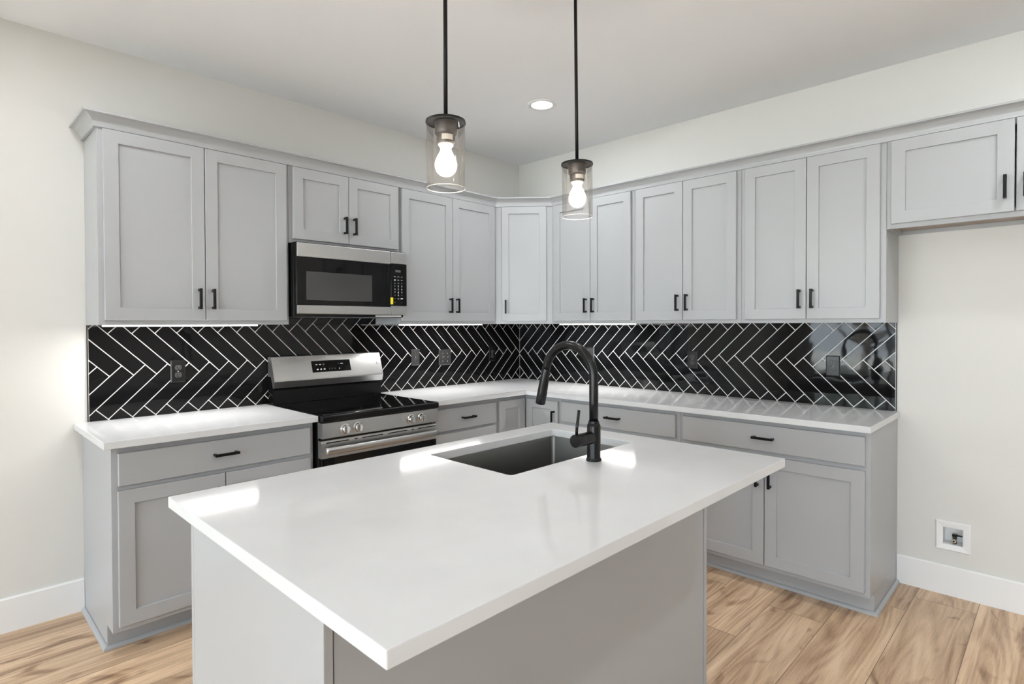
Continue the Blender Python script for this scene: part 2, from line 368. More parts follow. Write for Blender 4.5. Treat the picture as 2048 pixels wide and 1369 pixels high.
def upper(w, d0, d1, z0, dep, doors, label, hz=1.518, wood=False, z1=2.300):
    """d0,d1 in the wall's own left-to-right coordinate (L: world x, R: -world y); doors (a, b, handle side)"""
    root = thing('wall_cabinet', label, 'cabinet', at_wall(w, d0, 0), ROT[w], 'wall cabinets')
    Wd = d1-d0; bm = bmesh.new(); t = 0.016
    add_box(bm, 0.0004, t, -dep+0.019, -0.002, z0, z1); add_box(bm, Wd-t, Wd-0.0004, -dep+0.019, -0.002, z0, z1)
    add_box(bm, t, Wd-t, -0.008, -0.002, z0, z1); add_box(bm, t, Wd-t, -dep+0.019, -0.008, z1-t, z1)
    face_frame(bm, Wd, dep, [(z0, z0+0.040), (2.255, z1)])
    obj('body', bm, grey, root)
    boxobj('bottom_panel', (t, Wd-t, -dep+0.0192, -0.0082, z0+0.020, z0+0.030), brown if wood else grey, root)
    for a, b, hs in doors: door(root, a-d0, b-d0, z0+0.022, 2.278, dep, (hs, hz) if hs else None)
    return root
U = 0.29; UB = 1.388
upper('L', -3.0755, -2.1935, UB, U, [(-3.0535, -2.6325, 'R'), (-2.6290, -2.2100, 'L')], 'large grey two-door wall cabinet at the far left end, beside the microwave')
upper('L', -2.1930, -1.4515, 1.851, U, [(-2.1715, -1.8265, 'R'), (-1.8230, -1.4675, 'L')], 'short grey two-door wall cabinet directly above the microwave', hz=1.980)
upper('L', -1.4510, -0.5750, UB, U, [(-1.4400, -1.0125, 'R'), (-1.0090, -0.5975, 'L')], 'grey two-door wall cabinet between the microwave and the corner cabinet')
upper('R', 0.6210, 1.3430, UB, U, [(0.6480, 0.9855, 'R'), (0.9890, 1.3230, 'L')], 'grey two-door wall cabinet just right of the corner cabinet, behind the right pendant')
upper('R', 1.3435, 2.0640, UB, U, [(1.3620, 1.6995, 'R'), (1.7030, 2.0390, 'L')], 'grey two-door wall cabinet, middle one of three tall ones on the right wall')
upper('R', 2.0645, 2.7850, UB, U, [(2.0890, 2.4190, 'R'), (2.4225, 2.7600, 'L')], 'grey two-door wall cabinet beside the fridge opening, above the end outlet')
upper('R', 2.7855, 3.7500, 1.851, U, [(2.8060, 3.2620, 'R'), (3.2680, 3.7280, 'L')], 'wide short grey wall cabinet above the empty fridge opening at the right edge', hz=1.980, wood=True)
# diagonal corner wall cabinet
def corner_upper():
    p0 = Vector((-0.5745, -U)); p1 = Vector((-U, -0.6205)); dr = (p1-p0); Ln = dr.length; ang = math.atan2(dr.y, dr.x)
    root = thing('corner_wall_cabinet', 'narrow grey single-door corner wall cabinet set diagonally where the two walls meet', 'cabinet', (p0.x, p0.y, 0), ang, 'wall cabinets')
    R = Matrix.Rotation(-ang, 2)
    loc = lambda x, y: tuple(R @ (Vector((x, y)) - p0))
    pts = [loc(-0.5745, -0.002), loc(-0.5745, -U), loc(-U, -0.6205), loc(-0.002, -0.6205), loc(-0.002, -0.002)]
    bm = bmesh.new(); add_prism(bm, pts, UB, 2.300, 0.0008, 1); obj('body', bm, grey, root)
    door(root, 0.052, Ln-0.046, UB+0.022, 2.278, 0.0, ('L', 1.518), rail=0.052)
corner_upper()
# crown moulding swept along the top of all wall cabinets
def sweep(bm, path, prof, closed_ends=True):
    """path: xy points, room side on the right of travel; prof: (out, z) outline; mitred"""
    P = [Vector(p) for p in path]; n = len(P); rings = []
    for i in range(n):
        if i == 0: d = (P[1]-P[0]).normalized(); off = Vector((d.y, -d.x))
        elif i == n-1: d = (P[-1]-P[-2]).normalized(); off = Vector((d.y, -d.x))
        else:
            a = (P[i]-P[i-1]).normalized(); b = (P[i+1]-P[i]).normalized(); na = Vector((a.y, -a.x)); nb = Vector((b.y, -b.x))
            m = (na+nb).normalized(); off = m/max(0.2, m.dot(na))
        rings.append([bm.verts.new((P[i].x+off.x*o, P[i].y+off.y*o, z)) for o, z in prof])
    k = len(prof)
    for a, b in zip(rings, rings[1:]):
        for j in range(k): bm.faces.new((a[j], b[j], b[(j+1) % k], a[(j+1) % k]))
    bm.faces.new(rings[0]); bm.faces.new(list(reversed(rings[-1])))
prof = [(0.001, 2.282), (0.011, 2.282), (0.012, 2.287)]
for i in range(9):
    a = i/8*PI/2; prof.append((0.012 + 0.040*(1-math.cos(a)), 2.287 + 0.046*math.sin(a)))
prof += [(0.0555, 2.334), (0.0560, 2.343), (0.001, 2.343)]
bm = bmesh.new(); sweep(bm, [(-3.0755, -0.002), (-3.0755, -U), (-0.5745, -U), (-U, -0.6205), (-U, -3.7500)], prof)
tag(obj('crown_moulding', bm, grey), 'grey crown moulding running along the top of all the wall cabinets', 'moulding')

# ---- base cabinets
BT = 0.8830; TOE = 0.105; TD = 0.500
def base(w, d0, d1, dep, fronts, label, exposed=None):
    root = thing('base_cabinet', label, 'cabinet', at_wall(w, d0, 0), ROT[w], 'base cabinets')
    Wd = d1-d0; bm = bmesh.new()
    t = 0.016; zs = sorted(f[4] for f in fronts)
    add_box(bm, 0.0004, t, -dep+0.0190, -0.002, TOE, BT); add_box(bm, Wd-t, Wd-0.0004, -dep+0.0190, -0.002, TOE, BT)
    add_box(bm, t, Wd-t, -0.010, -0.002, TOE, BT); add_box(bm, t, Wd-t, -dep+0.0190, -0.010, TOE, TOE+t)
    mids = [(0.672, 0.740)] if len(fronts) > 2 and fronts[1][0] == 'door' else [(0.396, 0.434), (0.680, 0.722)]
    face_frame(bm, Wd, dep, [(TOE, TOE+0.045)] + mids + [(0.838, BT)], 0.036); obj('body', bm, grey, root)
    bm = bmesh.new(); add_box(bm, 0.0004, Wd-0.0004, -TD, -0.002, 0.0003, TOE-0.0003, 0.0); obj('toe_kick', bm, grey, root)
    for f in fronts:
        if f[0] == 'drawer': drawer(root, f[1]-d0, f[2]-d0, f[3], f[4], dep)
        else: door(root, f[1]-d0, f[2]-d0, f[3], f[4], dep, f[5] if len(f) > 5 else None)
    return root
DL, DR = 0.605, 0.580
base('L', -3.0950, -2.2145, DL, [('drawer', -3.0720, -2.2360, 0.718, 0.854), ('door', -3.0740, -2.6540, 0.129, 0.698, ('R', 0.590)), ('door', -2.6500, -2.2350, 0.129, 0.698, ('L', 0.590))],
     'grey base cabinet left of the range, one wide drawer over two doors')
base('L', -1.4440, -0.8725, DL, [('drawer', -1.4200, -0.8930, 0.710, 0.850), ('drawer', -1.4200, -0.8930, 0.424, 0.692), ('drawer', -1.4200, -0.8930, 0.129, 0.406)],
     'grey drawer base cabinet between the range and the corner cabinet')
base('R', 0.9405, 1.8295, DR, [('drawer', 0.9560, 1.8060, 0.722, 0.856), ('door', 0.9560, 1.3790, 0.129, 0.698, ('R', 0.590)), ('door', 1.3830, 1.8060, 0.129, 0.698, ('L', 0.590))],
     'grey base cabinet on the right wall next to the corner, behind the faucet')
base('R', 1.8300, 2.7850, DR, [('drawer', 1.8530, 2.7640, 0.722, 0.858), ('door', 1.8530, 2.3085, 0.129, 0.698, ('R', 0.590)), ('door', 2.3125, 2.7650, 0.129, 0.698, ('L', 0.590))],
     'grey base cabinet at the right end, beside the bare wall of the fridge opening')
def corner_base():
    root = thing('corner_base_cabinet', 'grey inside-corner base cabinet with a two-leaf folding door under the counter corner', 'cabinet', (0, 0, 0), 0, 'base cabinets')
    bm = bmesh.new(); pts = [(-0.8720, -0.002), (-0.8720, -DL), (-DR, -DL), (-DR, -0.9400), (-0.002, -0.9400), (-0.002, -0.002)]
    add_prism(bm, pts, TOE, BT, 0.0006, 1); obj('body', bm, grey, root)
    bm = bmesh.new(); pts = [(-0.8720, -0.002), (-0.8720, -TD), (-TD, -TD), (-TD, -0.9400), (-0.002, -0.9400), (-0.002, -0.002)]
    add_prism(bm, pts, 0.0003, TOE-0.0003); obj('toe_kick', bm, grey, root)
    door(root, -0.8600, -0.6035, 0.129, 0.852, DL, None)
    bm = bmesh.new(); b = -DR-G; f = b-0.0195
    loft_rects(bm, [(0, b), (0, f+0.0018), (0.0018, f), (0.058, f), (0.0586, f+0.0004), (0.0596, f+0.0100)], (0.6300, 0.9260, 0.129, 0.852))
    o = obj('door', bm, grey, root, rot=(0, 0, -PI/2)); pull(o, 0.896, f, 0.736)
corner_base()
# quarter-round shoe moulding along the toe kicks
def quarter(r=0.016):
    return [(0.0006, 0.0004)] + [(0.0006+r*math.cos(a), 0.0004+r*math.sin(a)) for a in [i/6*PI/2 for i in range(7)]]
bm = bmesh.new(); sweep(bm, [(-3.0950, -0.0015), (-3.0950, -TD), (-2.2145, -TD)], quarter()); struct(obj('trim_1', bm, grey))
bm = bmesh.new(); sweep(bm, [(-1.4440, -TD), (-TD, -TD), (-TD, -2.7850), (-0.0015, -2.7850)], quarter()); struct(obj('trim_2', bm, grey))

# ---------------------------------------------------------------- worktops
CZ0, CZ1 = 0.8835, 0.9140
bm = bmesh.new(); add_box(bm, -3.1280, -2.2105, -0.660, -0.0005, CZ0, CZ1, 0.0022, 2)
tag(obj('worktop', bm, quartz), 'white quartz worktop left of the range, at the far left end', 'worktop', 'worktops along the walls')
bm = bmesh.new(); add_prism(bm, [(-1.4430, -0.0005), (-1.4430, -0.660), (-0.6340, -0.660), (-0.6340, -2.7950), (-0.0005, -2.7950), (-0.0005, -0.0005)], CZ0, CZ1, 0.0022, 2)
tag(obj('worktop', bm, quartz), 'L-shaped white quartz worktop running from the range round the corner along the right wall', 'worktop', 'worktops along the walls')

# ---------------------------------------------------------------- herringbone backsplash
def clip(poly, a, b, c):      # keep a*x+b*y <= c
    out = []
    for i in range(len(poly)):
        p, q = poly[i], poly[(i+1) % len(poly)]; dp = a*p[0]+b*p[1]-c; dq = a*q[0]+b*q[1]-c
        if dp <= 0: out.append(p)
        if dp*dq < 0: t = dp/(dp-dq); out.append((p[0]+t*(q[0]-p[0]), p[1]+t*(q[1]-p[1])))
    return out
def clip_rect(poly, r):
    for a, b, c in ((1, 0, r[1]), (-1, 0, -r[0]), (0, 1, r[3]), (0, -1, -r[2])):
        if len(poly) >= 3: poly = clip(poly, a, b, c)
    return poly
def area2(p): return 0.5*sum(p[i][0]*p[(i+1) % len(p)][1]-p[(i+1) % len(p)][0]*p[i][1] for i in range(len(p)))
PT = 0.1028; WT = PT/math.sqrt(2); LT = 0.2129*math.sqrt(2); g = 0.0024; bv = 0.0011; r_ = math.sqrt(0.5)
H0, H1 = 0.0062, 0.0085
def backsplash(name, wall, rects, label):
    def P(X, h, z): return (X, -h, z) if wall == 'L' else (-h, X, z)
    bm = bmesh.new()
    for X0, X1, z0, z1 in rects:
        if wall == 'L': add_box(bm, X0, X1, -H0, -0.0006, z0, z1, mi=1)
        else: add_box(bm, -H0, -0.0006, X0, X1, z0, z1, mi=1)
    for X0, X1, z0, z1 in rects:
        for n in (-1, 0, 1):
            for k in range(-6, 36):
                for kind in (0, 1):
                    if kind == 0: o = (-0.009-k*PT, 0.918+n*0.4258); a = (r_, r_); b = (-r_, r_)
                    else: o = (-0.009-k*PT+0.2129, 1.1309+n*0.4258); a = (-r_, r_); b = (r_, r_)
                    def rect(i):
                        c = [(i, i), (LT-i, i), (LT-i, WT-i), (i, WT-i)]
                        q = [(o[0]+a[0]*s+b[0]*t, o[1]+a[1]*s+b[1]*t) for s, t in c]
                        return q if area2(q) > 0 else q[::-1]
                    lo = clip_rect(rect(g), (X0+g, X1-g*(0.6), z0, z1)); 
                    if len(lo) < 3 or abs(area2(lo)) < 4e-5: continue
                    hi = clip_rect(rect(g+bv), (X0+g+bv, X1-g*0.6-bv, z0+bv, z1-bv))
                    if len(hi) != len(lo): hi = lo
                    tilt = (random.uniform(-1, 1)*0.0035, random.uniform(-1, 1)*0.0035)
                    cx = sum(p[0] for p in lo)/len(lo); cz = sum(p[1] for p in lo)/len(lo)
                    A = [bm.verts.new(P(p[0], H0-0.0004, p[1])) for p in lo]
                    m = 0.0004 if hi is not lo else 0
                    B = [bm.verts.new(P(p[0], H1-m, p[1])) for p in lo] if m else None
                    Cc = [bm.verts.new(P(p[0], H1 + (p[0]-cx)*tilt[0] + (p[1]-cz)*tilt[1], p[1])) for p in hi]
                    L_ = len(lo); seqs = [A, B, Cc] if B else [A, Cc]
                    for s1, s2 in zip(seqs, seqs[1:]):
                        for j in range(L_): bm.faces.new((s1[j], s1[(j+1) % L_], s2[(j+1) % L_], s2[j]))
                    bm.faces.new(Cc)
    me_o = obj(name, bm, [tile_m, grout_m])
    tag(me_o, label, 'backsplash')
    return me_o
bsL = backsplash('tiled_backsplash', 'L', [(-3.0700, -0.0090, 0.9145, UB), (-2.1930, -1.4520, UB, 1.4290)], 'glossy black herringbone tile backsplash with light grout on the range wall')
bsR = backsplash('tiled_backsplash', 'R', [(-2.7760, -0.0090, 0.9145, UB)], 'glossy black herringbone tile backsplash with light grout on the wall right of the corner')
boxobj('edge_trim', (-3.0745, -3.0705, -0.0092, -0.0006, 0.9145, UB), edge_m, bsL)
boxobj('edge_trim', (-0.0092, -0.0006, -2.7810, -2.7765, 0.9145, UB), edge_m, bsR)

# ---------------------------------------------------------------- outlets
def outlet(w, d, z, label, kind='duplex', width=0.072, m=None, name='wall_outlet'):
    root = thing(name, label, 'light switch' if kind == 'switch' else 'outlet', (d, -0.0086, z) if w == 'L' else (-0.0086, -d, z), ROT[w], 'cover plates on the backsplash')
    h = 0.118
    bm = bmesh.new(); loft_rects(bm, [(0, -0.0004), (0, -0.0030), (0.0045, -0.0062)], (-width/2, width/2, -h/2, h/2)); obj('plate', bm, m or plate_m, root)
    if kind == 'duplex':
        for s in (-1, 1):
            bm = bmesh.new(); pts = []
            for k in range(28):
                a = 2*PI*k/28; pts.append((0.0168*math.cos(a), max(-0.0132, min(0.0132, 0.0168*math.sin(a)))))
            lo = [bm.verts.new((x, -0.0063, s*0.0195+q)) for x, q in pts]; hi = [bm.verts.new((x*0.95, -0.0082, s*0.0195+q*0.95)) for x, q in pts]
            for k in range(28): bm.faces.new((lo[k], lo[(k+1) % 28], hi[(k+1) % 28], hi[k]))
            bm.faces.new(hi)
            for x, hh in ((-0.0062, 0.0046), (0.0062, 0.0038)): add_box(bm, x-0.0009, x+0.0009, -0.0086, -0.0081, s*0.0195+0.003-hh, s*0.0195+0.003+hh, mi=1)
            add_lathe(bm, [(0.0024, -0.0086), (0.0024, -0.0081)], (0, 0, s*0.0195-0.0075), 'y', 10, mi=1)
            obj('receptacle', bm, [socket_m, gblack], root)
        bm = bmesh.new(); add_lathe(bm, [(0.0001, -0.0078), (0.0030, -0.0072), (0.0034, -0.0062)], (0, 0, 0), 'y', 14); obj('screw', bm, chrome, root)
    else:
        for s in (-1, 1):
            bm = bmesh.new(); add_box(bm, s*0.023-0.0055, s*0.023+0.0055, -0.0070, -0.0063, -0.012, 0.012, 0.0002, mi=0)
            add_tube(bm, [(s*0.023, -0.0065, 0.001), (s*0.023, -0.013, 0.006), (s*0.023, -0.0185, 0.0085)], [0.0042, 0.0040, 0.0032], 12, mi=1)
            obj('toggle', bm, [socket_m, chrome], root, sharp=0.6)
            for q in (-0.030, 0.030):
                bm = bmesh.new(); add_lathe(bm, [(0.0001, -0.0078), (0.0030, -0.0072), (0.0034, -0.0062)], (s*0.023, 0, q), 'y', 12); obj('screw', bm, chrome, root)
    return root
outlet('L', -2.678, 1.139, 'steel duplex outlet on the black tile left of the range', m=plate_dark)
outlet('L', -1.120, 1.145, 'steel duplex outlet on the black tile just right of the range')
outlet('L', -0.845, 1.134, 'steel two-toggle switch plate on the black tile between two outlets', 'switch', 0.117, name='light_switch')
outlet('L', -0.344, 1.141, 'steel duplex outlet nearest the corner on the range wall', width=0.070, m=plate_dark)
outlet('R', 0.770, 1.146, 'steel duplex outlet on the right wall half hidden behind the faucet')
outlet('R', 1.618, 1.143, 'dark steel duplex outlet in the middle of the right wall backsplash', m=plate_dark)
outlet('R', 2.474, 1.142, 'dark steel duplex outlet near the right end of the backsplash', m=plate_dark)

# ---------------------------------------------------------------- under-cabinet lights
def led(w, d0, d1, label):
    y = -0.245
    root = thing('under_cabinet_light', label, 'light', at_wall(w, (d0+d1)/2, UB), ROT[w], 'under-cabinet light bars'); h = (d1-d0)/2
    boxobj('housing', (-h, h, y-0.016, y+0.016, -0.0003, 0.0185), wplast, root, 0.001)
    boxobj('diffuser', (-h+0.003, h-0.003, y-0.013, y+0.013, -0.0075, -0.0006), led_m, root, 0.001)
    area('bar_lamp', (0, y, -0.0095), 2*h-0.02, 0.02, (0, 0, 0), LED_W*(2*h)/0.6, LED_COL, root)
led('L', -3.055, -2.350, 'lit white bar light under the large left wall cabinet')
led('L', -1.420, -0.680, 'lit white bar light under the wall cabinet between microwave and corner')
led('R', 0.660, 1.320, 'lit white bar light under the first wall cabinet right of the corner')

# ---------------------------------------------------------------- text helper
def text_bm(bm, s, x, y, z, size, mi=0):
    c = bpy.data.curves.new('t', 'FONT'); c.body = s; c.size = size; c.align_x = 'CENTER'; c.align_y = 'CENTER'; c.extrude = 0.00005
    o = bpy.data.objects.new('t', c); COL.objects.link(o); dg = bpy.context.evaluated_depsgraph_get(); dg.update()
    me = bpy.data.meshes.new_from_object(o.evaluated_get(dg)); me.transform(Matrix.Translation((x, y, z)) @ Matrix.Rotation(PI/2, 4, 'X'))
    n = len(bm.faces); bm.from_mesh(me); bm.faces.ensure_lookup_table()
    for f in bm.faces[n:]: f.material_index = mi
    bpy.data.objects.remove(o); bpy.data.curves.remove(c); bpy.data.meshes.remove(me)
def mark(bm, x, y, z, w, h, mi=0): add_box(bm, x-w/2, x+w/2, y-0.0002, y, z-h/2, z+h/2, mi=mi)

# ---------------------------------------------------------------- microwave
def microwave():
    x0, x1 = -2.1865, -1.4550; f = -0.381
    root = thing('microwave', 'black and stainless over-the-range microwave hung under the short wall cabinet above the range', 'microwave', (x0, 0, 0))
    X = lambda x: x-x0; W_ = x1-x0
    boxobj('body', (0, W_, -0.338, -0.0095, 1.432, 1.8495), pblack, root, 0.002)
    xs = X(-1.5760)
    def strip(a, b, z0, z1, m=steel): return (a, b, -0.381, -0.3385, z0, z1)
    bm = bmesh.new(); add_box(bm, 0, xs-0.001, -0.370, -0.3385, 1.447, 1.8490, 0.002); dr = obj('door', bm, pblack, root)
    boxobj('top_trim', (0.001, xs-0.0012, f, -0.3705, 1.766, 1.8450), steel, dr, 0.004, 2)
    boxobj('bottom_trim', (0.001, xs-0.0012, f, -0.3705, 1.447, 1.497), steel, dr, 0.004, 2)
    boxobj('glass', (0.001, xs-0.0012, f+0.002, -0.3705, 1.4985, 1.7645), gblack, dr, 0.001)
    boxobj('window', (X(-2.133), X(-1.712), f+0.0015, f+0.0019, 1.526, 1.687), mesh_m, dr)
    bm = bmesh.new(); add_box(bm, xs+0.001, W_, -0.370, -0.3385, 1.447, 1.8490, 0.002); cp = obj('control_panel', bm, pblack, root)
    boxobj('top_trim', (xs+0.0012, W_-0.0005, f, -0.3705, 1.771, 1.8450), steel, cp, 0.004, 2)
    boxobj('bottom_trim', (xs+0.0012, W_-0.0005, f, -0.3705, 1.447, 1.504), steel, cp, 0.004, 2)
    boxobj('keypad_glass', (xs+0.0012, W_-0.0005, f+0.002, -0.3705, 1.5055, 1.7695), gblack, cp, 0.001)
    bm = bmesh.new(); y = f+0.0018
    c0, c1, c2 = X(-1.546), X(-1.520), X(-1.494)
    for c in (c0, c1, c2): mark(bm, c, y, 1.689, 0.013, 0.0022)
    mark(bm, c0, y, 1.668, 0.010, 0.006); mark(bm, c1, y, 1.668, 0.012, 0.0022); mark(bm, c2, y, 1.668, 0.012, 0.0022)
    mark(bm, c0, y, 1.648, 0.009, 0.007, 1); mark(bm, c1, y, 1.648, 0.009, 0.0022); mark(bm, c2, y, 1.648, 0.009, 0.006, 1)
    for r, row in enumerate(('123', '456', '789')):
        for c, ch in zip((c0, c1, c2), row): text_bm(bm, ch, c, y-0.0001, 1.629-0.0195*r, 0.016)
    text_bm(bm, '0', c1, y-0.0001, 1.571, 0.016)
    mark(bm, c0, y, 1.571, 0.008, 0.006, 1); mark(bm, c2, y, 1.571, 0.008, 0.006, 1)
    mark(bm, c0, y, 1.551, 0.013, 0.0022, 1); mark(bm, c1, y, 1.550, 0.011, 0.0024); mark(bm, c2, y, 1.551, 0.017, 0.0055)
    mark(bm, c0, y, 1.527, 0.006, 0.006, 1); mark(bm, c2, y, 1.527, 0.006, 0.006, 1); mark(bm, X(-1.522), y, 1.725, 0.040, 0.014, 1)
    obj('keypad_marks', bm, [mark_m, dim_m], cp)
    boxobj('sticker', (X(-1.579), X(-1.560), f+0.0012, f+0.0017, 1.514, 1.557), yellow, cp)
    bm = bmesh.new(); add_box(bm, X(-1.665), X(-1.478), -0.352, -0.3385, 1.4340, 1.4462, 0.002); obj('lamp_cover', bm, wplast, root)
    bm = bmesh.new(); add_box(bm, 0.02, W_-0.02, -0.330, -0.03, 1.4290, 1.4318, 0.0005); obj('grease_filter', bm, steel_dark, root)
microwave()

# ---------------------------------------------------------------- range
def cooker():
    x0, x1 = -2.2050, -1.4530; Wd = x1-x0
    root = thing('electric_range', 'freestanding stainless electric range with black glass cooktop between the two worktops', 'range', (x0, 0, 0))
    X = lambda x: x-x0
    boxobj('body', (0.002, Wd-0.002, -0.640, -0.012, 0.045, 0.896), pblack, root, 0.002)
    for ax in (0.04, Wd-0.04):
        for ay in (-0.58, -0.06):
            bm = bmesh.new(); add_lathe(bm, [(0.016, 0.0003), (0.018, 0.006), (0.012, 0.014), (0.012, 0.0448)], (ax, ay, 0), 'z', 16); obj('foot', bm, pblack, root)
    # cooktop with bull-nosed black front
    bm = bmesh.new()
    add_extr(bm, [(-0.695, 0.880), (-0.699, 0.886), (-0.700, 0.905), (-0.697, 0.911), (-0.690, 0.9145), (-0.095, 0.9145), (-0.095, 0.8965), (-0.6405, 0.8965), (-0.6405, 0.880)], 'x', 0.0, Wd)
    ct = obj('cooktop', bm, pblack, root)
    boxobj('glass_top', (0.012, Wd-0.012, -0.684, -0.105, 0.9148, 0.9172), gblack, ct, 0.0008)
    for cx, cy, rr in ((0.20, -0.52, 0.115), (0.555, -0.52, 0.09), (0.20, -0.24, 0.08), (0.555, -0.24, 0.10), (0.378, -0.22, 0.055)):
        bm = bmesh.new()
        for k in range(64):
            a, b = 2*PI*k/64, 2*PI*(k+1)/64
            bm.faces.new([bm.verts.new((cx+q*math.cos(t), cy+q*math.sin(t), 0.9174)) for q, t in ((rr, a), (rr, b), (rr-0.003, b), (rr-0.003, a))])
        obj('burner_ring', bm, ring_m, ct)
    # control panel, leaning
    bm = bmesh.new(); add_extr(bm, [(-0.6405, 0.796), (-0.694, 0.796), (-0.697, 0.800), (-0.690, 0.876), (-0.6405, 0.8785)], 'x', 0.0, Wd)
    cp = obj('control_panel', bm, steel, root)
    for kx in (-2.080, -2.005, -1.656, -1.583):
        bm = bmesh.new(); c = (X(kx), -0.6945, 0.836)
        add_lathe(bm, [(0.0275, 0.0), (0.0275, -0.004), (0.0225, -0.008), (0.0205, -0.022), (0.0185, -0.0245), (0.0001, -0.0245)], c, 'y', 36)
        k = obj('knob', bm, chrome, cp, sharp=0.5)
        bm = bmesh.new(); add_box(bm, X(kx)-0.0055, X(kx)+0.0055, -0.733, -0.7192, 0.8175, 0.8545, 0.002, 2); obj('grip', bm, chrome, k)
    # oven door
    bm = bmesh.new(); add_extr(bm, [(-0.6405, 0.690), (-0.676, 0.690), (-0.678, 0.770), (-0.672, 0.782), (-0.6405, 0.782)], 'x', 0.002, Wd-0.002)
    od = obj('oven_door', bm, steel, root)
    bm = bmesh.new(); add_box(bm, 0.002, Wd-0.002, -0.677, -0.6405, 0.235, 0.6895, 0.003); obj('glass', bm, gblack, od)
    bm = bmesh.new()
    for a, b in ((-2.180, -2.045), (-2.014, -1.992), (-1.970, -1.832), (-1.804, -1.668), (-1.642, -1.620), (-1.594, -1.458)):
        add_box(bm, X(a)+0.003, X(b)-0.003, -0.6795, -0.6765, 0.7675, 0.7725)
    obj('vent_slot', bm, gblack, od)
    bm = bmesh.new(); n = 24; hx0, hx1 = X(-2.194), X(-1.466)
    def sec(t):
        bow = 0.012*(1-(2*t-1)**2); yc = -0.704-bow; zc = 0.733
        return [(hx0+(hx1-hx0)*t, yc + 0.012*math.cos(q), zc + 0.0185*math.sin(q)) for q in [2*PI*j/20 for j in range(20)]]
    rings = [[bm.verts.new(p) for p in sec(i/n)] for i in range(n+1)]
    for a, b in zip(rings, rings[1:]):
        for j in range(20): f = bm.faces.new((a[j], a[(j+1) % 20], b[(j+1) % 20], b[j])); f.smooth = True
    bm.faces.new(rings[0]); bm.faces.new(list(reversed(rings[-1])))
    for hx in (hx0+0.02, hx1-0.02): add_box(bm, hx-0.010, hx+0.010, -0.702, -0.6782, 0.722, 0.744, 0.002)
    obj('handle', bm, steel, od)
    boxobj('storage_drawer', (0.002, Wd-0.002, -0.674, -0.6405, 0.060, 0.2300), steel, root, 0.003)
    # backguard
    bm = bmesh.new(); add_extr(bm, [(-0.020, 0.9150), (-0.088, 0.9150), (-0.088, 0.996), (-0.080, 1.010), (-0.020, 1.010)], 'x', 0.006, Wd-0.012)
    bg_ = obj('backguard', bm, pblack, root)
    bm = bmesh.new(); add_extr(bm, [(-0.018, 1.0785), (-0.018, 1.192), (-0.024, 1.196), (-0.056, 1.198), (-0.062, 1.194), (-0.108, 1.058), (-0.109, 1.050), (-0.098, 1.0115), (-0.086, 1.0110), (-0.060, 1.0785)], 'x', 0.004, Wd-0.008)
    con = obj('console', bm, steel, root)
    boxobj('console_back', (0.008, Wd-0.012, -0.058, -0.020, 1.0105, 1.0780), pblack, root)
    # display plate lies on the slanted face: local frame with its own tilt
    ang = math.atan2(0.108-0.062, 1.194-1.058)
    def onface(s): t = s/math.hypot(0.046, 0.136); return (-0.062-0.046*t, 1.194-0.136*t)
    yc, zc = onface(0.072)
    bm = bmesh.new(); hw = (1.960-1.696)/2; add_box(bm, -hw, hw, -0.0012, -0.0002, -0.037, 0.037, 0.0004)
    dd = obj('display', bm, gblack, con, loc=(X(-1.826), yc, zc), rot=(-ang, 0, 0))
    bm = bmesh.new(); y = -0.0014
    for mx, mz, w, h, mi in ((-0.101, 0.012, 0.013, 0.004, 0), (-0.077, 0.012, 0.013, 0.004, 0), (-0.054, 0.012, 0.012, 0.009, 1), (-0.097, -0.019, 0.011, 0.009, 0), (-0.074, -0.019, 0.010, 0.009, 0), (-0.051, -0.019, 0.011, 0.009, 0),
                             (-0.018, -0.018, 0.003, 0.010, 1), (0.000, -0.018, 0.005, 0.010, 1), (0.020, -0.018, 0.007, 0.007, 1), (0.049, 0.012, 0.007, 0.006, 1), (0.071, 0.012, 0.018, 0.005, 0), (0.051, -0.019, 0.006, 0.006, 0)):
        mark(bm, mx, y, mz, w, h, mi)
    obj('display_marks', bm, [mark_m, dim_m], dd)
    yc, zc = onface(0.070)
    bm = bmesh.new(); add_lathe(bm, [(0.0095, -0.0002), (0.0095, -0.0012), (0.0080, -0.0014), (0.0001, -0.0012)], (0, 0, 0), 'y', 28)
    add_lathe(bm, [(0.0065, -0.0014), (0.0065, -0.0018), (0.0055, -0.0018)], (0, 0, 0), 'y', 24, mi=1)
    obj('emblem', bm, [plate_m, mark_m], con, loc=(X(-1.490), yc, zc), rot=(-ang, 0, 0))
cooker()

